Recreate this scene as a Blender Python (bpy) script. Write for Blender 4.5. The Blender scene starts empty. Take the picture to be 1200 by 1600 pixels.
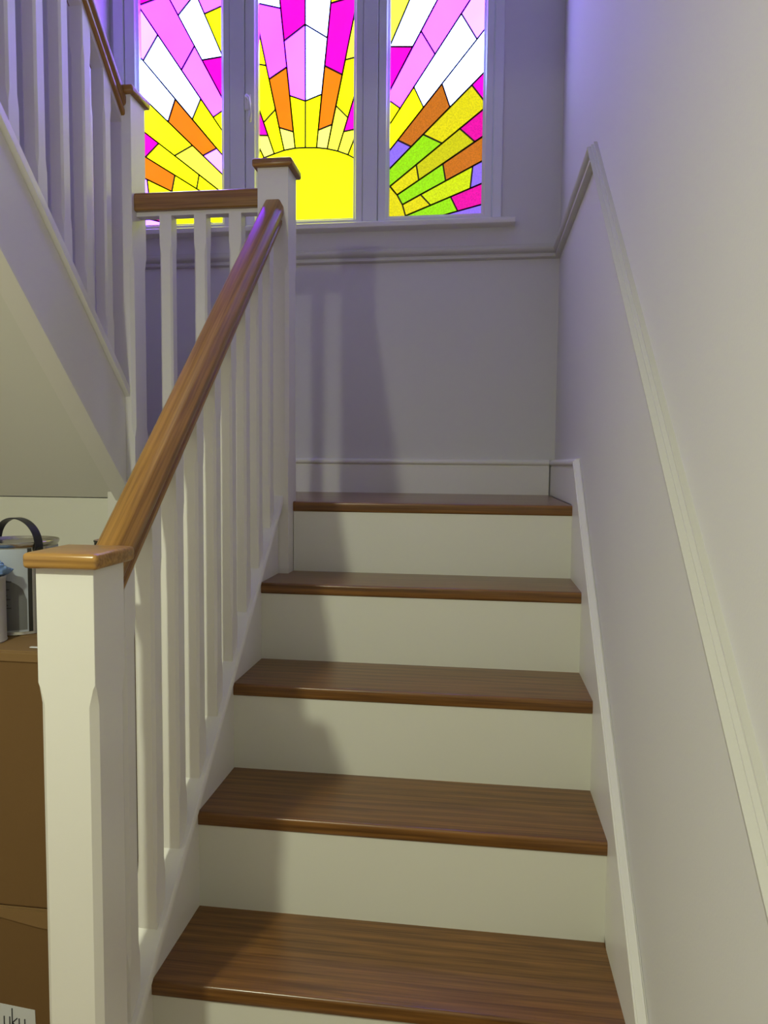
import bpy, bmesh, math, random
from mathutils import Vector, Matrix
random.seed(7)
SC = bpy.context.scene
COL = SC.collection
UP = 0.2                      # step 0 (first tread) stands 0.2 m above the hall floor
RISE, GO = 0.2, 0.21565       # rise and going of the lower flight
SL = RISE / GO

# ------------------------------------------------------------------ camera, light, exposure
def make_camera():
    yaw, pitch, roll = 0.130183, -0.066849, 0.008985
    cd = bpy.data.cameras.new('camera')
    cam = bpy.data.objects.new('camera', cd); COL.objects.link(cam)
    cy, sy, cp, sp = math.cos(yaw), math.sin(yaw), math.cos(pitch), math.sin(pitch)
    fwd = Vector((-sy * cp, cy * cp, sp)); right = Vector((cy, sy, 0)); up = right.cross(fwd)
    r2 = right * math.cos(roll) + up * math.sin(roll)
    u2 = -right * math.sin(roll) + up * math.cos(roll)
    m = Matrix((r2, u2, -fwd)).transposed().to_4x4()
    m.translation = Vector((0.141127, -0.933896, 1.109990 + UP))
    cam.matrix_world = m
    cd.sensor_fit = 'VERTICAL'; cd.sensor_height = 36.0
    cd.lens = 1130.39 / 1600 * 36.0
    cd.clip_start = 0.02
    SC.camera = cam
make_camera()

w = bpy.data.worlds.new('sky'); SC.world = w; w.use_nodes = True
w.node_tree.nodes['Background'].inputs[0].default_value = (0.55, 0.65, 1.0, 1)
w.node_tree.nodes['Background'].inputs[1].default_value = 0.6

WARM = (0.97, 1.0, 0.74)
def downlight(x, y, z, watts, color, size):
    ld = bpy.data.lights.new('downlight', 'AREA'); ld.energy = watts; ld.color = color
    ld.shape = 'DISK'; ld.size = size
    o = bpy.data.objects.new('downlight', ld); o.location = (x, y, z + UP); COL.objects.link(o)
def lamp(x, y, z, w_down, w_round):
    downlight(x, y, z, w_down, WARM, 0.09)
    gl = bpy.data.lights.new('globe', 'POINT'); gl.energy = w_round; gl.color = WARM; gl.shadow_soft_size = 0.045
    go = bpy.data.objects.new('globe', gl); go.location = (x, y, z + UP); COL.objects.link(go)
lamp(-0.76, -1.10, 1.97, 20.0, 11.5)                    # the hall lamp that throws the balustrade's shadow
def fill_panel(x, y, z, watts, color, sx, sy):
    ld = bpy.data.lights.new('fill_light', 'AREA'); ld.energy = watts; ld.color = color
    ld.shape = 'RECTANGLE'; ld.size = sx; ld.size_y = sy
    o = bpy.data.objects.new('fill_light', ld); o.location = (x, y, z + UP); COL.objects.link(o)
fill_panel(-0.2, -2.3, 2.28, 0.4, (0.95, 1.0, 0.86), 0.9, 0.9)   # added fill behind the camera, no fixture there
fill_panel(-0.6, 0.3, 4.85, 3, (0.72, 1.0, 0.92), 1.2, 1.2)    # added greenish fill upstairs, offsets the purple cast

SC.view_settings.view_transform = 'Standard'
SC.view_settings.look = 'None'
SC.view_settings.gamma = 1.0
SC.view_settings.use_curve_mapping = False
SC.view_settings.exposure = 0.06
SC.cycles.use_denoising = True
SC.cycles.max_bounces = 10
SC.cycles.diffuse_bounces = 6
SC.cycles.sample_clamp_indirect = 6.0

PANE_GAIN = 1.0               # how bright the sky stands behind the coloured glass
PANES = [
 [
  ('pink', [(-0.871,3.300), (-0.835,3.090), (-0.835,2.828), (-0.919,2.799), (-1.143,3.300)]),
  ('yellow', [(-0.835,2.612), (-0.919,2.799), (-0.835,2.828)]),
  ('pink', [(-1.143,3.300), (-0.953,2.876), (-1.023,2.801), (-1.190,3.104), (-1.190,3.300)]),
  ('white', [(-0.953,2.876), (-0.848,2.640), (-0.930,2.632), (-1.023,2.801)]),
  ('magenta', [(-0.848,2.640), (-0.835,2.612), (-0.835,2.460), (-0.930,2.632)]),
  ('magenta', [(-1.190,3.104), (-1.066,2.879), (-1.183,2.848), (-1.190,2.858)]),
  ('strong_pink', [(-1.066,2.879), (-0.959,2.685), (-1.012,2.601), (-1.183,2.848)]),
  ('pink', [(-0.959,2.685), (-0.835,2.460), (-0.835,2.451), (-0.887,2.420), (-1.012,2.601)]),
  ('yellow', [(-0.835,2.345), (-0.887,2.420), (-0.835,2.451)]),
  ('blush', [(-1.190,2.858), (-1.105,2.735), (-1.165,2.644), (-1.190,2.673)]),
  ('white', [(-1.105,2.735), (-0.936,2.490), (-0.970,2.417), (-1.165,2.644)]),
  ('yellow', [(-0.936,2.490), (-0.835,2.345), (-0.835,2.260), (-0.970,2.417)]),
  ('white', [(-1.190,2.673), (-1.038,2.495), (-1.068,2.412), (-1.190,2.529)]),
  ('orange', [(-1.038,2.495), (-0.874,2.305), (-0.929,2.280), (-1.068,2.412)]),
  ('blush', [(-0.874,2.305), (-0.835,2.260), (-0.835,2.191), (-0.929,2.280)]),
  ('magenta', [(-1.190,2.529), (-1.144,2.486), (-1.190,2.429)]),
  ('yellow', [(-1.144,2.486), (-0.971,2.320), (-1.043,2.285), (-1.190,2.399), (-1.190,2.429)]),
  ('pale_yellow', [(-0.971,2.320), (-0.835,2.191), (-0.835,2.124), (-1.043,2.285)]),
  ('magenta', [(-1.190,2.399), (-1.106,2.334), (-1.160,2.285), (-1.190,2.304)]),
  ('yellow', [(-1.106,2.334), (-0.945,2.210), (-0.955,2.158), (-1.160,2.285)]),
  ('yellow', [(-0.945,2.210), (-0.851,2.137), (-0.874,2.107), (-0.955,2.158)]),
  ('orange', [(-1.190,2.304), (-1.042,2.212), (-1.055,2.151), (-1.190,2.218)]),
  ('yellow', [(-1.042,2.212), (-0.874,2.107), (-0.895,2.072), (-1.055,2.151)]),
  ('blush', [(-1.190,2.218), (-1.155,2.200), (-1.146,2.120), (-1.190,2.136)]),
  ('yellow', [(-1.155,2.200), (-0.983,2.116), (-0.999,2.065), (-1.146,2.120)]),
  ('yellow', [(-0.983,2.116), (-0.895,2.072), (-0.909,2.032), (-0.999,2.065)]),
  ('magenta', [(-1.190,2.136), (-1.069,2.091), (-1.081,2.034), (-1.190,2.060)]),
  ('yellow', [(-1.069,2.091), (-0.835,2.005), (-0.957,2.004), (-1.081,2.034)]),
  ('blush', [(-1.190,2.060), (-1.074,2.032), (-1.082,2.005), (-1.190,2.027)]),
  ('yellow', [(-1.074,2.032), (-0.957,2.004), (-1.079,2.004), (-1.082,2.005)]),
  ('yellow', [(-0.841,2.146), (-0.877,2.103), (-0.894,2.073), (-0.908,2.036), (-0.912,2.004), (-0.842,2.004)]),
 ],
 [
  ('magenta', [(-0.530,3.300), (-0.529,2.735), (-0.610,2.681), (-0.678,3.300)]),
  ('pink', [(-0.529,2.735), (-0.528,2.460), (-0.588,2.483), (-0.610,2.681)]),
  ('yellow', [(-0.528,2.460), (-0.528,2.291), (-0.567,2.291), (-0.588,2.483)]),
  ('white', [(-0.678,3.300), (-0.623,2.799), (-0.718,2.825), (-0.718,3.300)]),
  ('strong_pink', [(-0.623,2.799), (-0.599,2.587), (-0.668,2.547), (-0.718,2.775), (-0.718,2.825)]),
  ('orange', [(-0.599,2.587), (-0.574,2.351), (-0.629,2.369), (-0.668,2.547)]),
  ('cream_yellow', [(-0.574,2.351), (-0.567,2.291), (-0.610,2.285), (-0.629,2.369)]),
  ('yellow', [(-0.718,2.775), (-0.679,2.597), (-0.718,2.606)]),
  ('yellow', [(-0.679,2.597), (-0.643,2.436), (-0.689,2.391), (-0.718,2.473), (-0.718,2.606)]),
  ('yellow', [(-0.643,2.436), (-0.610,2.285), (-0.648,2.274), (-0.689,2.391)]),
  ('magenta', [(-0.718,2.473), (-0.672,2.342), (-0.718,2.345)]),
  ('cream_yellow', [(-0.672,2.342), (-0.648,2.274), (-0.688,2.261), (-0.718,2.323), (-0.718,2.345)]),
  ('yellow', [(-0.718,2.323), (-0.712,2.311), (-0.688,2.261), (-0.718,2.246)]),
  ('white', [(-0.530,3.300), (-0.529,2.735), (-0.445,2.682), (-0.383,3.300)]),
  ('white', [(-0.529,2.735), (-0.528,2.460), (-0.466,2.481), (-0.445,2.682)]),
  ('yellow', [(-0.528,2.460), (-0.528,2.291), (-0.485,2.289), (-0.466,2.481)]),
  ('yellow', [(-0.383,3.300), (-0.433,2.804), (-0.330,2.825), (-0.330,3.300)]),
  ('magenta', [(-0.433,2.804), (-0.455,2.583), (-0.388,2.547), (-0.330,2.823), (-0.330,2.825)]),
  ('orange', [(-0.455,2.583), (-0.479,2.352), (-0.426,2.370), (-0.388,2.547)]),
  ('cream_yellow', [(-0.479,2.352), (-0.485,2.289), (-0.444,2.283), (-0.426,2.370)]),
  ('pale_yellow', [(-0.330,2.823), (-0.377,2.599), (-0.330,2.608)]),
  ('yellow', [(-0.377,2.599), (-0.411,2.437), (-0.366,2.392), (-0.330,2.508), (-0.330,2.608)]),
  ('pale_yellow', [(-0.411,2.437), (-0.444,2.283), (-0.404,2.273), (-0.366,2.392)]),
  ('magenta', [(-0.330,2.508), (-0.382,2.342), (-0.330,2.350)]),
  ('pale_yellow', [(-0.382,2.342), (-0.404,2.273), (-0.365,2.258), (-0.330,2.343), (-0.330,2.350)]),
  ('yellow', [(-0.330,2.344), (-0.346,2.304), (-0.365,2.258), (-0.345,2.247), (-0.330,2.240)]),
  ('yellow', [(-0.718,2.246), (-0.688,2.261), (-0.648,2.274), (-0.610,2.285), (-0.567,2.291), (-0.528,2.291), (-0.485,2.289), (-0.444,2.283), (-0.404,2.273), (-0.365,2.258), (-0.345,2.247), (-0.330,2.240), (-0.330,2.004), (-0.670,2.004), (-0.718,2.006)]),
 ],
 [
  ('pale_yellow', [(-0.170,3.300), (-0.220,3.084), (-0.220,2.617), (0.087,3.300)]),
  ('white', [(0.087,3.300), (-0.212,2.636), (-0.127,2.630), (0.145,3.117), (0.145,3.300)]),
  ('magenta', [(-0.212,2.636), (-0.220,2.617), (-0.220,2.462), (-0.127,2.630)]),
  ('pink', [(0.145,3.117), (-0.097,2.683), (-0.045,2.599), (0.145,2.875)]),
  ('pink', [(-0.097,2.683), (-0.220,2.462), (-0.220,2.451), (-0.171,2.415), (-0.045,2.599)]),
  ('yellow', [(-0.220,2.344), (-0.171,2.415), (-0.220,2.451)]),
  ('blush', [(0.145,2.875), (0.048,2.734), (0.106,2.641), (0.145,2.688)]),
  ('white', [(0.048,2.734), (-0.121,2.488), (-0.085,2.414), (0.106,2.641)]),
  ('yellow', [(-0.121,2.488), (-0.220,2.344), (-0.220,2.253), (-0.085,2.414)]),
  ('white', [(0.145,2.688), (-0.018,2.494), (0.012,2.410), (0.145,2.536)]),
  ('amber', [(-0.018,2.494), (-0.179,2.302), (-0.128,2.276), (0.012,2.410)]),
  ('violet', [(-0.179,2.302), (-0.220,2.253), (-0.220,2.189), (-0.128,2.276)]),
  ('magenta', [(0.145,2.536), (0.090,2.483), (0.145,2.413)]),
  ('dull_yellow', [(0.090,2.483), (-0.085,2.318), (-0.015,2.283), (0.145,2.405), (0.145,2.413)]),
  ('lime', [(-0.085,2.318), (-0.220,2.189), (-0.220,2.126), (-0.015,2.283)]),
  ('deep_magenta', [(0.145,2.405), (0.049,2.332), (0.104,2.283), (0.145,2.308)]),
  ('olive_yellow', [(0.049,2.332), (-0.109,2.211), (-0.099,2.155), (0.104,2.283)]),
  ('dull_yellow', [(-0.109,2.211), (-0.206,2.137), (-0.179,2.105), (-0.099,2.155)]),
  ('amber', [(0.145,2.308), (-0.011,2.210), (-0.000,2.148), (0.145,2.220)]),
  ('lime', [(-0.011,2.210), (-0.179,2.105), (-0.159,2.069), (-0.000,2.148)]),
  ('violet', [(0.145,2.220), (0.098,2.197), (0.090,2.118), (0.145,2.139)]),
  ('green_yellow', [(0.098,2.197), (-0.092,2.103), (-0.054,2.063), (0.090,2.118)]),
  ('dull_yellow', [(-0.092,2.103), (-0.159,2.069), (-0.147,2.028), (-0.054,2.063)]),
  ('deep_magenta', [(0.145,2.139), (0.019,2.091), (0.046,2.038), (0.145,2.062)]),
  ('lime', [(0.019,2.091), (-0.147,2.028), (-0.147,2.004), (-0.097,2.004), (0.046,2.038)]),
  ('violet', [(0.145,2.062), (-0.097,2.004), (0.145,2.004)]),
  ('dull_yellow', [(-0.220,2.146), (-0.206,2.137), (-0.195,2.123), (-0.179,2.105), (-0.159,2.069), (-0.148,2.033), (-0.147,2.004), (-0.220,2.004)]),
 ],
]
# ------------------------------------------------------------------ materials
def new_mat(name):
    m = bpy.data.materials.new(name); m.use_nodes = True
    nt = m.node_tree; b = nt.nodes['Principled BSDF']
    return m, nt, b
def N(nt, t, **kw):
    n = nt.nodes.new(t)
    for k, v in kw.items(): setattr(n, k, v)
    return n
def paint(name, col, rough, bump=0.02, scale=180, var=0.03, spec=0.5):
    m, nt, b = new_mat(name)
    tc = N(nt, 'ShaderNodeTexCoord'); no = N(nt, 'ShaderNodeTexNoise')
    no.inputs['Scale'].default_value = 2.2; no.inputs['Detail'].default_value = 4
    nt.links.new(tc.outputs['Object'], no.inputs['Vector'])
    mx = N(nt, 'ShaderNodeMix', data_type='RGBA')
    mx.inputs['A'].default_value = (*[c * (1 - var) for c in col], 1); mx.inputs['B'].default_value = (*[min(1, c * (1 + var)) for c in col], 1)
    nt.links.new(no.outputs['Fac'], mx.inputs['Factor']); nt.links.new(mx.outputs['Result'], b.inputs['Base Color'])
    n2 = N(nt, 'ShaderNodeTexNoise'); n2.inputs['Scale'].default_value = scale; n2.inputs['Detail'].default_value = 3
    nt.links.new(tc.outputs['Object'], n2.inputs['Vector'])
    bp = N(nt, 'ShaderNodeBump'); bp.inputs['Strength'].default_value = bump; bp.inputs['Distance'].default_value = 0.004
    nt.links.new(n2.outputs['Fac'], bp.inputs['Height']); nt.links.new(bp.outputs['Normal'], b.inputs['Normal'])
    b.inputs['Roughness'].default_value = rough; b.inputs['Specular IOR Level'].default_value = spec
    return m
def oak(name, c0, c1, rot=(0, 0, 0), rough=0.3, coat=0.2):
    """varnished oak, grain along local X after rot"""
    m, nt, b = new_mat(name)
    tc = N(nt, 'ShaderNodeTexCoord')
    m0 = N(nt, 'ShaderNodeMapping'); m0.inputs['Rotation'].default_value = rot
    nt.links.new(tc.outputs['Object'], m0.inputs['Vector'])
    mp = N(nt, 'ShaderNodeMapping'); mp.inputs['Scale'].default_value = (1.3, 17, 17)
    nt.links.new(m0.outputs['Vector'], mp.inputs['Vector'])
    a = N(nt, 'ShaderNodeTexNoise'); a.inputs['Scale'].default_value = 2.2; a.inputs['Detail'].default_value = 6; a.inputs['Distortion'].default_value = 1.2
    nt.links.new(mp.outputs['Vector'], a.inputs['Vector'])
    mp2 = N(nt, 'ShaderNodeMapping'); mp2.inputs['Scale'].default_value = (5, 230, 230)
    nt.links.new(m0.outputs['Vector'], mp2.inputs['Vector'])
    f = N(nt, 'ShaderNodeTexNoise'); f.inputs['Scale'].default_value = 1.0; f.inputs['Detail'].default_value = 3
    nt.links.new(mp2.outputs['Vector'], f.inputs['Vector'])
    wv = N(nt, 'ShaderNodeTexWave', wave_type='RINGS', rings_direction='X'); wv.inputs['Scale'].default_value = 2.6; wv.inputs['Distortion'].default_value = 5.0; wv.inputs['Detail'].default_value = 3
    mp3 = N(nt, 'ShaderNodeMapping'); mp3.inputs['Scale'].default_value = (0.8, 7, 7)
    nt.links.new(m0.outputs['Vector'], mp3.inputs['Vector']); nt.links.new(mp3.outputs['Vector'], wv.inputs['Vector'])
    s1 = N(nt, 'ShaderNodeMath', operation='MULTIPLY'); s1.inputs[1].default_value = 0.30; nt.links.new(a.outputs['Fac'], s1.inputs[0])
    s2 = N(nt, 'ShaderNodeMath', operation='MULTIPLY_ADD'); s2.inputs[1].default_value = 0.54; nt.links.new(f.outputs['Fac'], s2.inputs[0]); nt.links.new(s1.outputs[0], s2.inputs[2])
    s3 = N(nt, 'ShaderNodeMath', operation='MULTIPLY_ADD'); s3.inputs[1].default_value = 0.10; nt.links.new(wv.outputs['Fac'], s3.inputs[0]); nt.links.new(s2.outputs[0], s3.inputs[2])
    cr = N(nt, 'ShaderNodeValToRGB')
    cr.color_ramp.elements[0].position = 0.35; cr.color_ramp.elements[0].color = (*c0, 1)
    cr.color_ramp.elements[1].position = 0.64; cr.color_ramp.elements[1].color = (*c1, 1)
    nt.links.new(s3.outputs[0], cr.inputs['Fac']); nt.links.new(cr.outputs['Color'], b.inputs['Base Color'])
    bp = N(nt, 'ShaderNodeBump'); bp.inputs['Strength'].default_value = 0.12; bp.inputs['Distance'].default_value = 0.002
    nt.links.new(f.outputs['Fac'], bp.inputs['Height']); nt.links.new(bp.outputs['Normal'], b.inputs['Normal'])
    b.inputs['Roughness'].default_value = rough; b.inputs['Coat Weight'].default_value = coat; b.inputs['Coat Roughness'].default_value = 0.16
    return m
def simple(name, col, rough=0.5, metal=0.0, bump=0.0, scale=60):
    m = paint(name, col, rough, bump, scale, 0.05)
    m.node_tree.nodes['Principled BSDF'].inputs['Metallic'].default_value = metal
    return m
M = {}
M['wall'] = paint('wall_paint', (0.68, 0.67, 0.645), 0.75, 0.05, 220, 0.025, 0.25)
M['wallback'] = paint('back_wall_paint', (0.66, 0.65, 0.64), 0.8, 0.04, 220, 0.025, 0.25)
M['wood'] = paint('white_satin_wood', (0.77, 0.755, 0.71), 0.38, 0.012, 120, 0.02)
M['riser'] = paint('white_riser_paint', (0.74, 0.74, 0.66), 0.42, 0.012, 120, 0.03)
M['soffit'] = paint('soffit_plaster', (0.74, 0.735, 0.68), 0.8, 0.03, 200, 0.02, 0.25)
M['dado'] = paint('dado_rail_paint', (0.60, 0.59, 0.55), 0.42, 0.012, 120, 0.02)
M['upvc'] = paint('white_window_frame', (0.76, 0.77, 0.80), 0.3, 0.004, 90, 0.01)
M['ceil'] = paint('ceiling_paint', (0.8, 0.8, 0.79), 0.9, 0.02, 200, 0.02, 0.2)
M['floor'] = oak('hall_floor_oak', (0.16, 0.08, 0.03), (0.32, 0.18, 0.08), rough=0.45, coat=0.1)
A_UP, A_DN = math.atan(SL), math.atan(0.9687)
TD, TL = (0.105, 0.043, 0.009), (0.255, 0.113, 0.026)
RD, RL = (0.19, 0.088, 0.016), (0.42, 0.215, 0.048)
M['oak_tread'] = oak('stained_oak_tread', TD, TL, rough=0.30)
M['oak_x'] = oak('varnished_oak_cap', RD, RL, rough=0.28)
M['oak_cap'] = oak('lit_oak_cap', (0.24, 0.115, 0.022), (0.50, 0.275, 0.07), rough=0.28)
M['oak_rail'] = oak('varnished_oak_rail', RD, RL, rot=(-A_UP, 0, -math.pi / 2), rough=0.28)
M['oak_rail_upper'] = oak('varnished_oak_upper_rail', RD, RL, rot=(A_DN, 0, -math.pi / 2), rough=0.28)
M['card'] = simple('brown_cardboard', (0.155, 0.082, 0.024), 0.85, 0, 0.06, 90)  # darker than plain cardboard: shade over the boxes put into the colour
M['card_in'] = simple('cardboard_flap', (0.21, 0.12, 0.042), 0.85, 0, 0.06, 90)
M['paper'] = simple('white_paper', (0.62, 0.64, 0.66), 0.8)
M['ink'] = simple('black_ink', (0.02, 0.02, 0.03), 0.7)
M['tin'] = simple('bare_tin', (0.52, 0.50, 0.45), 0.25, 1.0)
M['tin_dark'] = simple('dark_tin_seam', (0.05, 0.05, 0.045), 0.35, 0.6)
M['wrap'] = simple('pale_grey_wrap', (0.42, 0.46, 0.52), 0.5)
M['wrap_dark'] = simple('dark_grey_print', (0.15, 0.155, 0.16), 0.5)
M['print'] = simple('small_grey_print', (0.06, 0.06, 0.065), 0.6)
M['blackstrap'] = simple('black_plastic', (0.012, 0.012, 0.016), 0.4)
M['plaster_white'] = simple('white_tin_paint', (0.50, 0.48, 0.49), 0.5)
M['cloth'] = simple('blue_cloth', (0.22, 0.36, 0.66), 0.9, 0, 0.2, 120)
M['tan'] = simple('tan_lid', (0.42, 0.28, 0.20), 0.6)
M['lead'] = simple('dark_lead_line', (0.035, 0.02, 0.03), 0.5)
M['handle'] = simple('white_window_handle', (0.85, 0.86, 0.9), 0.25)

# film colours: what the daylight looks like after it has passed each piece of coloured glass
FILM = {'white': (3.1, 4.2, 12.0), 'yellow': (2.6, 2.8, 0.0), 'pale_yellow': (2.4, 2.5, 0.10), 'cream_yellow': (2.2, 2.3, 0.27),
        'magenta': (1.25, 0.0, 0.80), 'pink': (3.4, 0.31, 14.0), 'strong_pink': (3.0, 0.20, 12.0), 'blush': (2.6, 0.68, 13.0),
        'orange': (1.15, 0.28, 0.0), 'lime': (0.33, 0.80, 0.0), 'dull_yellow': (0.80, 0.72, 0.0),
        'amber': (0.60, 0.17, 0.006), 'violet': (0.30, 0.17, 1.00), 'olive_yellow': (0.64, 0.62, 0.0), 'deep_magenta': (0.86, 0.003, 0.40),
        'green_yellow': (0.66, 0.80, 0.0)}
HAMMERED = {'lime', 'dull_yellow', 'amber', 'violet', 'olive_yellow', 'deep_magenta', 'green_yellow'}
def film(c):
    key = 'film_' + c
    if key in M: return M[key]
    m, nt, b = new_mat('backlit_glass_' + c)
    e = FILM[c]; mxv = max(e)
    b.inputs['Base Color'].default_value = (*[0.01 + 0.04 * v / mxv for v in e], 1)
    b.inputs['Roughness'].default_value = 0.4
    tc = N(nt, 'ShaderNodeTexCoord'); no = N(nt, 'ShaderNodeTexNoise')
    no.inputs['Scale'].default_value = 220 if c in HAMMERED else 6; no.inputs['Detail'].default_value = 2
    nt.links.new(tc.outputs['Object'], no.inputs['Vector'])
    amp = 0.18 if c in HAMMERED else 0.06
    mr = N(nt, 'ShaderNodeMapRange'); mr.inputs['From Min'].default_value = 0.3; mr.inputs['From Max'].default_value = 0.7
    mr.inputs['To Min'].default_value = PANE_GAIN * (1 - amp); mr.inputs['To Max'].default_value = PANE_GAIN * (1 + amp)
    nt.links.new(no.outputs['Fac'], mr.inputs['Value'])
    b.inputs['Emission Color'].default_value = (*[v / mxv for v in e], 1)
    ml = N(nt, 'ShaderNodeMath', operation='MULTIPLY'); ml.inputs[1].default_value = mxv
    nt.links.new(mr.outputs['Result'], ml.inputs[0]); nt.links.new(ml.outputs[0], b.inputs['Emission Strength'])
    bp = N(nt, 'ShaderNodeBump'); bp.inputs['Strength'].default_value = 0.25 if c in HAMMERED else 0.03; bp.inputs['Distance'].default_value = 0.002
    nt.links.new(no.outputs['Fac'], bp.inputs['Height']); nt.links.new(bp.outputs['Normal'], b.inputs['Normal'])
    M[key] = m
    return m

# ------------------------------------------------------------------ builders
BASE = {}
def root(name, label, cat, loc, group=None, kind=None):
    o = bpy.data.objects.new(name, None); o.empty_display_size = 0.05
    o.location = (loc[0], loc[1], loc[2] + UP); COL.objects.link(o)
    BASE[o] = Vector(loc); tag(o, label, cat, group, kind)
    return o
def tag(o, label=None, cat=None, group=None, kind=None):
    if label: o['label'] = label
    if cat: o['category'] = cat
    if group: o['group'] = group
    if kind: o['kind'] = kind
    return o
def obj(name, bm, mat, parent=None, smooth=None, loc=None):
    """bm holds room coordinates (step 0 at z = 0); the object's origin is its parent's, or loc"""
    base = BASE[parent] if parent in BASE else Vector(loc or (0, 0, 0))
    bmesh.ops.recalc_face_normals(bm, faces=bm.faces)
    bmesh.ops.translate(bm, verts=bm.verts, vec=-base)
    me = bpy.data.meshes.new(name); bm.to_mesh(me); bm.free()
    me.materials.append(mat)
    if smooth: me.shade_smooth() if smooth is True else me.set_sharp_from_angle(angle=math.radians(smooth)) if False else None
    if smooth:
        for p in me.polygons: p.use_smooth = True
        if smooth is not True: me.set_sharp_from_angle(angle=math.radians(smooth))
    o = bpy.data.objects.new(name, me); COL.objects.link(o)
    if parent: o.parent = parent
    else: o.location = (base.x, base.y, base.z + UP)
    BASE[o] = base
    return o
def box(bm, x0, x1, y0, y1, z0, z1, bev=0.0, seg=2):
    vs = [bm.verts.new(p) for p in ((x0, y0, z0), (x1, y0, z0), (x1, y1, z0), (x0, y1, z0), (x0, y0, z1), (x1, y0, z1), (x1, y1, z1), (x0, y1, z1))]
    fs = [bm.faces.new([vs[i] for i in q]) for q in ((0, 3, 2, 1), (4, 5, 6, 7), (0, 1, 5, 4), (1, 2, 6, 5), (2, 3, 7, 6), (3, 0, 4, 7))]
    if bev:
        es = list({e for f in fs for e in f.edges})
        bmesh.ops.bevel(bm, geom=es, offset=bev, segments=seg, affect='EDGES', profile=0.5)
    return bm
def B(*a, **k): return box(bmesh.new(), *a, **k)
def loft(bm, rings, cap=True, closed=True):
    R = [[bm.verts.new(p) for p in r] for r in rings]
    n = len(R[0])
    for a, b in zip(R, R[1:]):
        for i in range(n if closed else n - 1):
            bm.faces.new((a[i], a[(i + 1) % n], b[(i + 1) % n], b[i]))
    if cap:
        bm.faces.new(R[0][::-1]); bm.faces.new(R[-1])
    return bm
def run(profile, place0, place1):
    """extrude a closed 2-D profile from one placement to another"""
    return loft(bmesh.new(), [[place0(*q) for q in profile], [place1(*q) for q in profile]])
def tube(bm, pts, r, n=8):
    pts = [Vector(p) for p in pts]; rings = []
    for i, p in enumerate(pts):
        t = (pts[min(i + 1, len(pts) - 1)] - pts[max(i - 1, 0)]).normalized()
        a = t.cross(Vector((0, 0, 1))); a = a.normalized() if a.length > 1e-4 else Vector((1, 0, 0))
        b = t.cross(a)
        rings.append([p + (a * math.cos(k * math.tau / n) + b * math.sin(k * math.tau / n)) * r for k in range(n)])
    return loft(bm, rings)
def lathe(prof, cx, cy, n=48, a0=0.0, a1=math.tau):
    bm = bmesh.new(); full = abs(a1 - a0 - math.tau) < 1e-6
    m = n if full else n + 1
    R = [[bm.verts.new((cx + r * math.cos(a0 + (a1 - a0) * k / n), cy + r * math.sin(a0 + (a1 - a0) * k / n), z)) for k in range(m)] for r, z in prof]
    for a, b in zip(R, R[1:]):
        for k in range(n): bm.faces.new((a[k], a[(k + 1) % m], b[(k + 1) % m], b[k]))
    bmesh.ops.remove_doubles(bm, verts=bm.verts, dist=1e-6)
    return bm
def post(bm, cx, cy, h, ch, levels):
    """square post of half-width h; levels = [(z0 at centre, slope, chamfer)], chamfer 0 gives a sharp corner"""
    rings = []
    for z, s, c in levels:
        c = max(c, 0.0006); r = []
        for ax, ay in ((1, 1), (-1, 1), (-1, -1), (1, -1)):
            two = [(ax * h, ay * (h - c)), (ax * (h - c), ay * h)]
            if ax * ay < 0: two.reverse()
            r += two
        rings.append([(cx + x, cy + y, z + s * y) for x, y in r])
    return loft(bm, rings)
def share(src, name, parent, loc):
    """another part with the same mesh"""
    o = src.copy(); o.name = name; COL.objects.link(o); o.parent = parent
    o.location = loc
    return o
def S(name, bm, mat, label, cat, smooth=None):
    return tag(obj(name, bm, mat, None, smooth), label, cat, None, 'structure')

XL, XR, XW, YB = -0.4134, 0.3939, 0.4143, 1.7808      # left string, right string, right wall, back wall
XLW, XP = -1.66, -1.285                                # left wall, pier beside the window
Y_FRONT, Z_TOP, Z_HALL = -3.2, 4.9, 2.3
Y_WELL = -0.45

# ------------------------------------------------------------------ room shell
S('floor', B(XLW - .1, XW + .1, Y_FRONT - .1, YB + .15, -0.25, -0.2), M['floor'], 'oak board floor of the hall at the foot of the stairs', 'floor')
S('wall_right', B(XW, XW + .1, Y_FRONT - .1, YB + .15, -0.2, Z_TOP), M['wall'], 'long pale wall on the right that carries the sloping dado rail', 'wall')
S('wall_left', B(XLW - .1, XLW, Y_FRONT - .1, YB + .15, -0.2, Z_TOP), M['wall'], 'far left wall behind the upper flight', 'wall')
S('wall_front', B(XLW, XW, Y_FRONT - .1, Y_FRONT, -0.2, Z_TOP), M['wall'], 'hall wall facing the stairs', 'wall')
WX0, WX1, WZ0, WZ1 = -1.268, 0.203, 1.985, 3.36        # window opening in the back wall
bm = bmesh.new()
box(bm, XLW, XW, YB, YB + .15, -0.2, WZ0); box(bm, XLW, XW, YB, YB + .15, WZ1, Z_TOP)
box(bm, XLW, WX0, YB, YB + .15, WZ0, WZ1); box(bm, WX1, XW, YB, YB + .15, WZ0, WZ1)
S('wall_back', bm, M['wallback'], 'grey back wall of the half landing below the stained glass', 'wall')
S('wall_pier', B(XLW + .002, XP, 1.62, YB - .002, 1.001, Z_TOP - .002), M['wall'], 'narrow wall pier left of the stained glass', 'wall')
bm = bmesh.new(); box(bm, XLW + .001, -.9195, 1.046, 1.076, -0.2, 1.002); box(bm, -.8325, -.4715, 1.046, 1.076, -0.2, 1.002, bev=.003)
S('wall_under_landing', bm, M['riser'], 'white panelled wall under the half landing, behind the boxes', 'wall')
S('ceiling', B(XLW, XW, Y_FRONT, YB, Z_TOP, Z_TOP + .1), M['ceil'], 'white ceiling high above the stairwell', 'ceiling')
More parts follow.
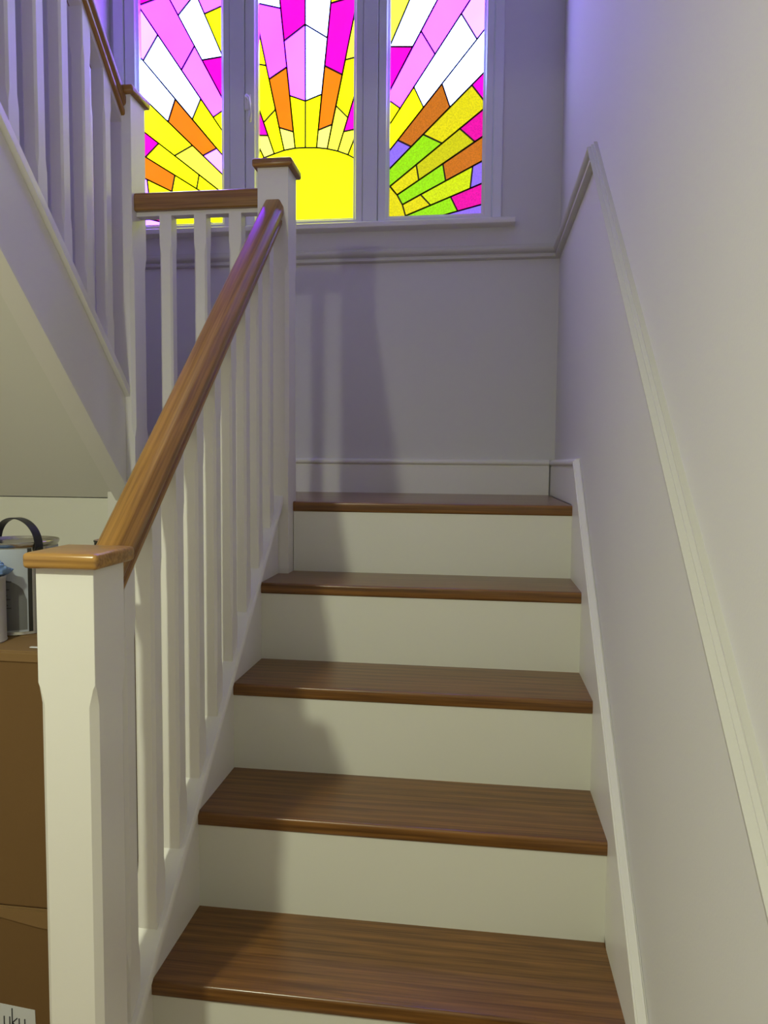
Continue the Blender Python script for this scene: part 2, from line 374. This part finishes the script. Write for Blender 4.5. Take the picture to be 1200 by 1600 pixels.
bm = bmesh.new(); box(bm, XLW, XW, Y_FRONT, Y_WELL, Z_HALL, Z_HALL + .3); box(bm, -.80, XW, Y_WELL, .15, 2.2, Z_HALL + .3)  # second slab: unseen bulkhead added to keep lamp light off the window frame
S('ceiling_hall', bm, M['ceil'], 'white ceiling of the lower hall with an added bulkhead blocking lamp light', 'ceiling')

# dado rail: (out from wall, height) profile
DADO = [(0, -.026), (.008, -.026), (.016, -.021), (.017, -.015), (.008, -.0125), (.008, -.0075), (.018, -.004), (.024, .004), (.0245, .011), (.015, .0135), (.015, .018), (.009, .020), (.009, .026), (0, .026)]
ZD, YA = 1.878, 0.942                                   # landing height of the rail, where the slope starts
o = S('trim_1', run(DADO, lambda a, b: (XW - a, YA + b * .36, ZD + b), lambda a, b: (XW - a, YB - a, ZD + b)), M['dado'],
      'short level dado rail at the back end of the right wall', 'dado rail', 40)
S('trim_2', run(DADO, lambda a, b: (XW - a, YA + b * .36, ZD + b), lambda a, b: (XW - a, -2.4, ZD + b * 1.5 - SL * (YA + 2.4))), M['dado'],
  'long sloping dado rail on the right wall', 'dado rail', 40)
S('trim_3', run(DADO, lambda a, b: (XW - a, YB - a, ZD + b), lambda a, b: (XP, YB - a, ZD + b)), M['dado'],
  'level dado rail on the back wall under the window sill', 'dado rail', 40)
# window sill with rounded nose
sill = [(YB, 1.968), (1.742, 1.968), (1.736, 1.972), (1.734, 1.980), (1.736, 1.988), (1.742, 1.992), (YB + .06, 1.992), (YB + .06, 1.968)]
S('trim_4', run(sill, lambda a, b: (XP + .002, a, b), lambda a, b: (0.252, a, b)), M['wood'], 'white window sill with a rounded nose', 'sill', 40)
SK = [(0, 0), (.015, 0), (.015, .102), (.012, .105), (.012, .107), (.018, .110), (.0205, .115), (.0195, .121), (.014, .1255), (.008, .1285), (0, .1285)]
S('baseboard_back', run(SK, lambda a, b: (XW - .0205, YB - a, 1.0 + b), lambda a, b: (XP, YB - a, 1.0 + b)), M['wood'], 'white baseboard along the back of the half landing', 'baseboard', 40)
S('baseboard_right', run(SK, lambda a, b: (XW - a, 1.101, 1.0 + b), lambda a, b: (XW - a, YB - a, 1.0 + b)), M['wood'], 'short white baseboard at the right end of the half landing', 'baseboard', 40)

# ------------------------------------------------------------------ windows
YF = 1.772
JAMB = [(-1.268, -1.226), (-0.808, -0.752), (-0.303, -0.249), (0.170, 0.203)]
SASH = [(-1.2245, -0.8095, -1.172, -0.846), (-0.7505, -0.3045, -0.703, -0.341), (-0.2475, 0.1685, -0.207, 0.131)]
SZ0, SZ1, GZ0, GZ1 = 1.993, 3.325, 2.021, 3.275
t = root('trim_5', 'white window frame with two mullions around the stained glass', 'window frame', (-0.53, YF, 1.992), None, 'structure')
for i, (a, b) in enumerate(JAMB):
    obj('jamb' if i in (0, 3) else 'mullion', B(a, b, YF - .004, YB + .08, SZ0, WZ1 - .002, bev=.003), M['upvc'], t)
obj('head', B(-1.266, .201, YF - .003, YB + .08, SZ1 + .0015, WZ1, bev=.002), M['upvc'], t)
WL = ['left stained glass casement, partly hidden by the far newel post', 'middle stained glass casement with the big yellow half sun', 'right stained glass casement with the lime and violet pieces']
for n in range(3):
    x0, x1, g0, g1 = SASH[n]
    t = root('window_%d' % (n + 1), WL[n], 'window', ((x0 + x1) / 2, YF, SZ0), None, 'structure')
    bm = bmesh.new()
    def ringrect(a, b, c, d, y): return [(a, y, c), (b, y, c), (b, y, d), (a, y, d)]
    # mitred sash: outer face, inner edge, glazing bead, back
    loft(bm, [ringrect(x0, x1, SZ0, SZ1, 1.86), ringrect(x0, x1, SZ0, SZ1, YF + .003), ringrect(x0 + .003, x1 - .003, SZ0 + .003, SZ1 - .003, YF),
              ringrect(g0 - .012, g1 + .012, GZ0 - .011, GZ1 + .011, YF), ringrect(g0 - .008, g1 + .008, GZ0 - .007, GZ1 + .007, YF + .006),
              ringrect(g0, g1, GZ0, GZ1, YF + .012), ringrect(g0, g1, GZ0, GZ1, 1.86)], cap=False)
    obj('sash', bm, M['upvc'], t)
    lead = bmesh.new(); seen = set()
    for c, pl in PANES[n]:
        cx = sum(p[0] for p in pl) / len(pl); cz = sum(p[1] for p in pl) / len(pl)
        area = sum(pl[i][0] * pl[(i + 1) % len(pl)][1] - pl[(i + 1) % len(pl)][0] * pl[i][1] for i in range(len(pl)))
        if area < 0: pl = pl[::-1]
        k = len(pl); ins = []
        for i in range(k):                                # inset by half the lead
            p0, p1, p2 = Vector(pl[i - 1]), Vector(pl[i]), Vector(pl[(i + 1) % k])
            d0, d1 = (p1 - p0).normalized(), (p2 - p1).normalized()
            n0, n1 = Vector((-d0.y, d0.x)), Vector((-d1.y, d1.x))
            bis = n0 + n1; bis = bis / max(bis.dot(n0), .35)
            ins.append(p1 + bis * .0029)
        bm = bmesh.new()
        loft(bm, [[(p.x, 1.811, p.y) for p in ins], [(p.x, 1.8062, p.y) for p in ins], [(p.x + (cx - p.x) * .01, 1.805, p.y + (cz - p.y) * .01) for p in ins]])
        obj('glass_piece', bm, film(c), t)
        for i in range(k):
            p, q = Vector(pl[i]), Vector(pl[(i + 1) % k])
            key = tuple(sorted(((round(p.x, 2), round(p.y, 2)), (round(q.x, 2), round(q.y, 2)))))
            if key in seen or (p - q).length < .003: continue
            seen.add(key); d = (q - p).normalized(); nn = Vector((-d.y, d.x)) * .0037
            a, b = p - d * .001, q + d * .001
            loft(lead, [[(v.x + s.x, y, v.y + s.y) for s, y in ((nn, 1.812), (-nn, 1.812), (-nn * .6, 1.8025), (nn * .6, 1.8025))] for v in (a, b)])
    obj('lead_came', lead, M['lead'], t)
    obj('backing_sheet', B(g0 - .006, g1 + .006, 1.813, 1.817, GZ0 - .006, GZ1 + .006), M['lead'], t)
    if n == 1:                                            # espagnolette handle on the left stile of the middle casement
        hx, hz = -0.7385, 2.448
        h = obj('handle', B(hx - .012, hx + .012, YF - .009, YF, hz - .028, hz + .030, bev=.004), M['upvc'], t)
        bm = bmesh.new(); tube(bm, [(hx, YF - .006, hz + .014), (hx, YF - .026, hz + .014), (hx + .005, YF - .034, hz + .012), (hx + .013, YF - .036, hz + .002), (hx + .018, YF - .036, hz - .020), (hx + .019, YF - .035, hz - .055), (hx + .017, YF - .033, hz - .082)], .0055, 10)
        obj('lever', bm, M['upvc'], h, True)

# ------------------------------------------------------------------ lower staircase
st = root('staircase', 'lower stair flight with brown oak treads and white risers', 'staircase', (0, 0, -0.2))
NOSE_T = 0.0283
def tread_profile(n, back):
    y0, z = n * GO, n * RISE; r = .006; pts = []
    for k in range(6):
        a = math.pi / 2 * k / 5; pts.append((y0 + r - r * math.sin(a), z - r + r * math.cos(a)))
    for k in range(4):
        a = math.pi / 2 * k / 3; pts.append((y0 + .005 - .005 * math.cos(a), z - NOSE_T + .005 - .005 * math.sin(a)))
    return pts + [(back, z - NOSE_T), (back, z)]
for n in range(0, 5):
    xl = -0.3835 if n == 0 else XL - .0004
    obj('tread', run(tread_profile(n, (n + 1) * GO + .006), lambda a, b: (xl, a, b), lambda a, b: (XR + .0004, a, b)), M['oak_tread'], st, 50)
for n in range(0, 6):
    y = n * GO + .0045; xl = -0.3835 if n in (0, 5) else XL - .0004
    obj('riser', B(xl, XR + .0004, y, y + .012, (n - 1) * RISE + (0 if n else 0), n * RISE - NOSE_T), M['riser'], st)
# landing boards: the nosing board and the floor behind it, dark gap at the baseboard
l0 = tread_profile(5, 1.20)
obj('landing_nosing', run(l0, lambda a, b: (-0.3845, a, b), lambda a, b: (XR + .0004, a, b)), M['oak_tread'], st, 50)
obj('landing_board', B(XLW + .002, -.3855, 1.114, 1.1995, .978, 1.0, bev=.0008, seg=1), M['oak_tread'], st)
for xa, xb in ((XLW + .002, -.9195), (-.8325, -.4715)):
    obj('landing_board', B(xa, xb, 1.077, 1.1135, .978, 1.0, bev=.0008, seg=1), M['oak_tread'], st)
for k in range(3):
    a, b = 1.2005 + k * .1905, 1.2005 + (k + 1) * .1905 - .001
    obj('landing_board', B(XLW + .002, XR, a, b, 1.0 - .022, 1.0, bev=.0008, seg=1), M['oak_tread'], st)
# wall string on the right: top edge runs parallel to the nosings, cut upright at the baseboard
def string_poly(x0, x1, y0, y1, top, bot, mat, parent, name='string', bev=.003):
    poly = [(y0, SL * y0 + bot), (y1, SL * y1 + bot), (y1, SL * y1 + top), (y0, SL * y0 + top)]
    bm = run(poly, lambda a, b: (x0, a, max(b, -0.2)), lambda a, b: (x1, a, max(b, -0.2)))
    bmesh.ops.bevel(bm, geom=list(bm.edges), offset=bev, segments=2, affect='EDGES')
    return obj(name, bm, mat, parent)
string_poly(XR, XW - .0005, -.10, 1.1005, .106, -.30, M['wood'], st, 'wall_string')
string_poly(XL - .032, XL, .0845, 1.027, .052, -.30, M['wood'], st, 'outer_string')
capp = [(-.030, 0), (.030, 0), (.030, .010), (.027, .014), (-.027, .014), (-.030, .010)]
XS = -0.4285
obj('string_cap', run(capp, lambda a, b: (XS + a, .0845, SL * .0845 + .046 + b / math.cos(A_UP)), lambda a, b: (XS + a, 1.027, SL * 1.027 + .046 + b / math.cos(A_UP))), M['wood'], st, 40)

# newel posts
def newel(label, cx, cy, z0, ztop, stops, extra=None, pieces=None):
    t = root('newel_post', label, 'newel post', (cx, cy, z0))
    h, c = .0430, .0095
    lv = [(z0, 0, 0)]
    for a, b in stops: lv += [(a - .002, 0, 0), (a + .004, 0, c * .35), (a + .030, 0, c), (b - .030, 0, c), (b - .004, 0, c * .35), (b + .002, 0, 0)]
    lv.append((ztop, 0, 0))
    obj('post', post(bmesh.new(), cx, cy, h, c, lv), M['wood'], t, 25)
    w_, th = .0555, .0225
    bm = B(cx - w_, cx + w_, cy - w_ - .001, cy + w_ + .001, ztop, ztop + th, bev=.0065, seg=3)
    obj('cap', bm, M['oak_cap'] if cy < .5 else M['oak_x'], t, 50)  # same oak; darker copy on the far caps stands in for their shade
    return t
newel('front white newel post with an oak cap beside the cardboard boxes', -0.428, 0.040, -0.2, 0.9605, [(-0.02, 0.795)])
newel('middle white newel post at the top of the lower flight, capped in oak', -0.428, 1.070, 0.800, 1.908, [(1.12, 1.655)])
newel('far white newel post by the upper flight, standing against the left casement', -0.876, 1.070, -0.2, 2.122, [(0.70, 0.93), (1.18, 1.695)])

# handrails
RAIL = [(-.024, 0), (.024, 0), (.0265, .003), (.0265, .010), (.022, .0135), (.022, .017), (.029, .0215), (.0305, .025), (.0305, .035), (.0295, .038), (.020, .0505), (.0165, .0525),
        (-.0165, .0525), (-.020, .0505), (-.0295, .038), (-.0305, .035), (-.0305, .025), (-.029, .0215), (-.022, .017), (-.022, .0135), (-.0265, .010), (-.0265, .003)]
PLAIN = [(-.027, 0), (.027, 0), (.030, .003), (.0305, .020), (.0305, .040), (.028, .047), (.020, .0515), (-.020, .0515), (-.028, .047), (-.0305, .040), (-.0305, .020), (-.030, .003)]
HB = .018                                              # half width of a baluster
def baluster_mesh(len_, slope, low, high):
    """stands on a slope, local origin at the middle of its foot"""
    c = .0052
    return post(bmesh.new(), 0, 0, HB, c, [(0, slope, 0), (low, 0, 0), (low + .006, 0, c * .35), (low + .028, 0, c), (len_ - high - .028, 0, c), (len_ - high - .006, 0, c * .35), (len_ - high, 0, 0), (len_, slope, 0)])
def balusters(parent, spots, len_, slope, low, high):
    src = None
    for x, y, z in spots:
        b = BASE[parent]; loc = (x - b.x, y - b.y, z - b.z)
        if src is None:
            src = obj('baluster', baluster_mesh(len_, slope, low, high), M['wood'], None, 25)
            src.parent = parent; src.location = loc
        else: share(src, 'baluster', parent, loc)
FIL = [(-.016, -.012), (.016, -.012), (.016, 0), (-.016, 0)]
ca = 1 / math.cos(A_UP)
t = root('balustrade', 'sloping balustrade of the lower flight, wide oak handrail with scratches', 'balustrade', (XS, .55, .55))
zr = lambda y: SL * y + .800
obj('handrail', run(RAIL, lambda a, b: (XS + a, .0835, zr(.0835) + b * ca), lambda a, b: (XS + a, 1.0265, zr(1.0265) + b * ca)), M['oak_rail'], t, 35)
obj('rail_fillet', run(FIL, lambda a, b: (XS + a, .0835, zr(.0835) + b * ca), lambda a, b: (XS + a, 1.0265, zr(1.0265) + b * ca)), M['wood'], t)
foot = .046 + .014 * ca
balusters(t, [(XS, .1515 + .1005 * k, SL * (.1515 + .1005 * k) + foot) for k in range(9)], .800 - .012 * ca - foot, SL, .075, .075)

t = root('balustrade', 'level balustrade on the half landing, in front of the left casement', 'balustrade', (-.65, 1.07, 1.0))
zl = 1.8125
obj('handrail', run(PLAIN, lambda a, b: (-.8325, 1.07 + a, zl + b), lambda a, b: (-.4715, 1.07 + a, zl + b)), M['oak_x'], t, 35)
obj('rail_fillet', run(FIL, lambda a, b: (-.8325, 1.07 + a, zl + b), lambda a, b: (-.4715, 1.07 + a, zl + b)), M['wood'], t)
balusters(t, [(-.7465, 1.07, 1.003), (-.6450, 1.07, 1.003), (-.5435, 1.07, 1.003)], zl - .012 - 1.003, 0, .09, .075)

# ------------------------------------------------------------------ upper flight (climbs back towards the viewer)
XU, SU = -0.876, 0.9687
cu = 1 / math.cos(A_DN)
t = root('staircase', 'upper stair flight seen from below, white string and sloping soffit', 'staircase', (-1.26, 1.03, 1.0))
zc = lambda y: 1.847 - SU * (y - .491)                  # top of the string cap
Y0, Y1 = 1.0265, -.445
cap2 = [(-.030, -.025), (.030, -.025), (.030, -.006), (.026, 0), (-.026, 0), (-.030, -.006)]
obj('string_cap', run(cap2, lambda a, b: (XU + a, Y0, zc(Y0) + b * cu), lambda a, b: (XU + a, Y1, zc(Y1) + b * cu)), M['wood'], t, 40)
sp = [(-.016, -.322), (.016, -.322), (.016, -.036), (-.016, -.036)]
obj('outer_string', run(sp, lambda a, b: (XU + a, Y0, zc(Y0) + b), lambda a, b: (XU + a, Y1, zc(Y1) + b)), M['wood'], t)
tr = [(-.018, -.331), (.030, -.331), (.035, -.327), (.035, -.312), (.031, -.307), (.016, -.304), (-.018, -.304)]
obj('string_bead', run(tr, lambda a, b: (XU + a, Y0, zc(Y0) + b), lambda a, b: (XU + a, Y1, zc(Y1) + b)), M['wood'], t, 40)
sf = [(XLW + .002, -.306), (XU - .0185, -.306), (XU - .0185, -.290), (XLW + .002, -.290)]
obj('soffit', run(sf, lambda a, b: (a, 1.0448, zc(1.0448) + b), lambda a, b: (a, Y1, zc(Y1) + b)), M['soffit'], t)
for k in range(7):
    xr_ = XU - .0165 if k else -.9195
    z = 1.2 + k * .2; y = .491 - (z + .05 - 1.847) / SU          # nosing of this step
    obj('tread', B(XLW + .002, xr_, y - .2065 - .008, y, z - .022, z, bev=.005), M['oak_tread'], t)
    obj('riser', B(XLW + .002, xr_, y - .020, y - .009, z - .199, z - .0225), M['riser'], t)
t = root('balustrade', 'sloping balustrade of the upper flight with a dark handrail above the white string', 'balustrade', (XU, .5, 1.8))
zr2 = lambda y: zc(y) + .738
obj('handrail', run(RAIL, lambda a, b: (XU + a, Y0 + .0005, zr2(Y0) + b * cu), lambda a, b: (XU + a, Y1, zr2(Y1) + b * cu)), M['oak_rail_upper'], t, 35)
obj('rail_fillet', run(FIL, lambda a, b: (XU + a, Y0 + .0005, zr2(Y0) + b * cu), lambda a, b: (XU + a, Y1, zr2(Y1) + b * cu)), M['wood'], t)
balusters(t, [(XU, .9475 - .1 * k, zc(.9475 - .1 * k)) for k in range(13)], .738 - .012 * cu, -SU, .075, .075)

# ------------------------------------------------------------------ things left of the front newel
BX0, BX1, BY0, BY1, BZ1, BZM = -1.02, -0.592, 0.334, 0.555, 0.745, 0.230
def carton(label, z0, z1, x0, x1, y0, y1):
    t = root('cardboard_box', label, 'box', ((x0 + x1) / 2, (y0 + y1) / 2, z0), 'stacked cardboard boxes')
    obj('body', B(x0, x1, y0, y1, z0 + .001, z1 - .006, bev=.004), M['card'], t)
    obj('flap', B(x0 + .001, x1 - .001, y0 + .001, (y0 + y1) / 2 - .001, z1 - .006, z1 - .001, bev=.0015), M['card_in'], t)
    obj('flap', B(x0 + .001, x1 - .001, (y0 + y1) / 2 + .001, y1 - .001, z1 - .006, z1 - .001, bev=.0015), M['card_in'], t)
    return t
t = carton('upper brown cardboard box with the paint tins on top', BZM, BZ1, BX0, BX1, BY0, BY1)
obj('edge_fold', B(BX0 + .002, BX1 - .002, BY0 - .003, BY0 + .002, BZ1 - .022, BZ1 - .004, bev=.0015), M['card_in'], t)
bm = bmesh.new(); tube(bm, [(-.648, BY0 - .0015, .608), (-.636, BY0 - .002, .598), (-.622, BY0 - .0015, .588)], .0018, 6)
obj('torn_edge', bm, M['card_in'], t)
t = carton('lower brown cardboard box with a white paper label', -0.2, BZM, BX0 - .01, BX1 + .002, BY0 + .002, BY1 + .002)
yl = BY0 + .002
# creased front flap
poly = [(BX0 - .005, BZM - .004), (BX1, BZM - .004), (BX1, .186), (-.70, .192), (-.78, .206), (BX0 - .005, .222)]
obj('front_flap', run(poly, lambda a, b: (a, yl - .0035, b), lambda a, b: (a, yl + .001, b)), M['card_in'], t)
# paper label and the letters on it
LX, LZ = -.7165, .018
poly = [(LX, LZ), (LX + .003, LZ - .10), (LX - .20, LZ - .085), (LX - .203, LZ + .018)]
lab = obj('paper_label', run(poly, lambda a, b: (a, yl - .0012, b), lambda a, b: (a, yl + .0005, b)), M['paper'], t)
bm = bmesh.new()
def stroke(pts, w=.0022):
    for (a, b), (c, d) in zip(pts, pts[1:]):
        dv = Vector((c - a, d - b))
        if dv.length < 1e-5: continue
        dv.normalize(); nv = Vector((-dv.y, dv.x)) * w / 2
        a2, b2 = Vector((a, b)) - dv * w * .35, Vector((c, d)) + dv * w * .35
        q = [a2 + nv, a2 - nv, b2 - nv, b2 + nv]
        loft(bm, [[(v.x, yl - .0011, v.y) for v in q], [(v.x, yl - .0019, v.y) for v in q]])
def letter_u(x, z, w_, h):
    stroke([(x, z + h), (x, z + h * .33)] + [(x + w_ / 2 - w_ / 2 * math.cos(math.pi * k / 8), z + h * .33 - h * .33 * math.sin(math.pi * k / 8)) for k in range(1, 9)] + [(x + w_, z + h * .33)])
    stroke([(x + w_, z + h), (x + w_, z)])
tilt = -.085
zt_ = LZ - .0415
letter_u(LX - .0664, zt_ + .001, .0121, .0215)
stroke([(LX - .049, zt_), (LX - .049, zt_ + .0405)]); stroke([(LX - .0385, zt_ + .0210), (LX - .0485, zt_ + .0115), (LX - .0375, zt_ - .001)])
letter_u(LX - .034, zt_ - .001, .0121, .0215)
obj('lettering', bm, M['ink'], lab)

# large paint tin
tx, ty, tr_, tz0, tz1 = -0.850, 0.512, 0.0835, BZ1 - .001, 0.938
t = root('paint_tin', 'large paint tin with a grey wrap and a wide black handle', 'paint tin', (tx, ty, tz0))
obj('body', lathe([(0, tz0), (tr_ * .965, tz0), (tr_ * .975, tz0 + .002), (tr_ * .955, tz0 + .006), (tr_ * .955, tz1 - .010), (tr_ * .975, tz1 - .008), (tr_, tz1 - .003), (tr_, tz1), (tr_ * .985, tz1 + .001), (tr_ * .95, tz1 - .004), (tr_ * .93, tz1 - .005)], tx, ty), M['tin'], t, 35)
obj('lid', lathe([(tr_ * .93, tz1 - .007), (tr_ * .925, tz1 - .001), (tr_ * .88, tz1), (tr_ * .85, tz1 - .004), (0, tz1 - .004)], tx, ty), M['tin'], t, 35)
def ang(px_, py_): return math.atan2(py_ - ty, px_ - tx)
a_seam = math.radians(-43)
wr = tr_ * .955 + .0006
obj('wrap', lathe([(wr, tz0 + .008), (wr, tz1 - .012)], tx, ty, 60, a_seam - math.radians(330), a_seam), M['wrap'], t, True)
obj('seam', lathe([(wr - .0003, tz0 + .007), (wr + .0004, tz0 + .008), (wr + .0004, tz1 - .012), (wr - .0003, tz1 - .011)], tx, ty, 6, a_seam, a_seam + math.radians(6)), M['tin_dark'], t)
def on_tin(a0, a1, z0, z1, r, top=None):
    """a printed patch wrapped on the tin, optionally with a rounded top right corner"""
    bm = bmesh.new(); n = 14; prev = None
    for k in range(n + 1):
        f = k / n; a = a0 + (a1 - a0) * f
        zz = z1 if not top else z1 - top * (1 - math.sqrt(max(0, 1 - max(0, (f - .45) / .55) ** 2)))
        v = (bm.verts.new((tx + r * math.cos(a), ty + r * math.sin(a), z0)), bm.verts.new((tx + r * math.cos(a), ty + r * math.sin(a), zz)))
        if prev: bm.faces.new((prev[0], v[0], v[1], prev[1]))
        prev = v
    return bm
H = tz1 - tz0
D_ = math.radians
wrp = on_tin(a_seam - D_(75), a_seam - D_(2), tz0 + .012, tz0 + H * .62, wr + .0005, .045)
obj('printed_panel', wrp, M['wrap_dark'], t)
bm = bmesh.new()
for k, z in enumerate((.585, .545, .50, .47, .435, .395, .37, .33, .30, .26)):
    q = on_tin(a_seam - D_(58), a_seam - D_(22 + (k * 7) % 11), tz0 + H * z, tz0 + H * z + .0022, wr + .0009)
    me = bpy.data.meshes.new('tmp'); q.to_mesh(me); q.free(); bm.from_mesh(me); bpy.data.meshes.remove(me)
for k in range(9):
    a = a_seam - D_(52 - k * 2.6)
    q = on_tin(a, a + D_(1.1 + (k * 5 % 3) * .5), tz0 + H * .07, tz0 + H * .19, wr + .0009)
    me = bpy.data.meshes.new('tmp'); q.to_mesh(me); q.free(); bm.from_mesh(me); bpy.data.meshes.remove(me)
obj('small_print', bm, M['print'], t)
# handle: a wide strap arching over the lid between two lugs
ha = math.radians(-28); dx, dy = math.cos(ha), math.sin(ha)
bm = bmesh.new(); rings = []
nx, ny = -dy, dx
for k in range(33):
    a = math.pi * k / 32; r = tr_ * 1.03
    px_, pz_ = math.cos(a) * r * (1 if abs(math.cos(a)) < .98 else 1), tz1 - .016 + math.sin(a) ** .8 * .063
    w2 = .0085
    c0 = Vector((tx + dx * px_, ty + dy * px_, pz_)); out = Vector((dx * math.cos(a), dy * math.cos(a), math.sin(a))) * .0012; sd = Vector((nx, ny, 0)) * w2
    rings.append([c0 + sd + out, c0 - sd + out, c0 - sd - out, c0 + sd - out])
obj('handle', loft(bm, rings), M['blackstrap'], t, 40)
for s in (1, -1):
    c0 = Vector((tx + s * dx * tr_ * 1.0, ty + s * dy * tr_ * 1.0, tz1 - .016))
    bm = bmesh.new(); tube(bm, [c0 - Vector((s * dx, s * dy, 0)) * .006, c0 + Vector((s * dx, s * dy, 0)) * .006], .007, 12)
    obj('lug', bm, M['tin_dark'], t, 40)

# small white tin in front of it
sx, sy_, sr, sz1 = -0.848, 0.3885, 0.0465, 0.878
t = root('paint_tin', 'small white paint tin with a blue cloth on its lid', 'paint tin', (sx, sy_, tz0))
obj('body', lathe([(0, tz0), (sr * .97, tz0), (sr, tz0 + .003), (sr * .97, tz0 + .006), (sr * .97, sz1 - .009), (sr * .985, sz1 - .007), (sr, sz1 - .003), (sr * .99, sz1), (sr * .9, sz1 - .002), (sr * .88, sz1 - .004), (0, sz1 - .004)], sx, sy_, 40), M['plaster_white'], t, 35)
bm = bmesh.new(); hb = math.radians(-28)
pts = []
for k in range(17):
    f = k / 16; a = hb - math.pi * f
    r = sr * 1.04
    pts.append((sx + r * math.cos(a), sy_ + r * math.sin(a), sz1 - .016 - .030 * math.sin(math.pi * f)))
tube(bm, pts, .0032, 8); obj('handle', bm, M['blackstrap'], t, True)
# crumpled cloth
bm = bmesh.new()
bmesh.ops.create_uvsphere(bm, u_segments=28, v_segments=16, radius=1)
from mathutils import noise as nz
for v in bm.verts:
    d = nz.noise(v.co * 1.7 + Vector((3.1, 1.2, .4))) * .42 + nz.noise(v.co * 4.3) * .22
    k = 1 + d
    v.co = Vector((sx + .006 + v.co.x * .047 * k, sy_ + v.co.y * .040 * k, sz1 + .0105 + max(v.co.z * .020 * k, -.0125)))
c = obj('cloth', bm, M['cloth'], None, 60, (sx, sy_, sz1)); tag(c, 'crumpled blue cloth lying on the small white tin', 'cloth')

# little pot behind the front newel
qx, qy, qr, qz = -0.621, 0.470, 0.026, 0.947
t = root('pot', 'small round pot with a dark rim, peeping over the oak newel cap', 'pot', (qx, qy, tz0))
obj('body', lathe([(0, tz0), (qr * .95, tz0), (qr * .95, qz - .004), (qr, qz - .003), (qr, qz), (qr * .9, qz)], qx, qy, 28), M['tin_dark'], t, 35)
obj('lid', lathe([(qr * .9, qz - .0005), (qr * .86, qz + .001), (qr * .80, qz - .001), (0, qz - .001)], qx, qy, 28), M['tan'], t, 35)
# white strip of plastic lying on the box
bm = bmesh.new()
loft(bm, [[(-.722 + x, .357 + y, BZ1 + .0005 + z) for y, z in ((-.003, 0), (.003, 0), (.003, .0015), (-.003, .0015))] for x, dz in ((0, 0), (.025, 0), (.06, 0))])
c = obj('plastic_strip', bm, M['handle'], None, None, (-.70, .357, BZ1)); tag(c, 'thin white plastic strip lying on the upper box edge', 'strip')
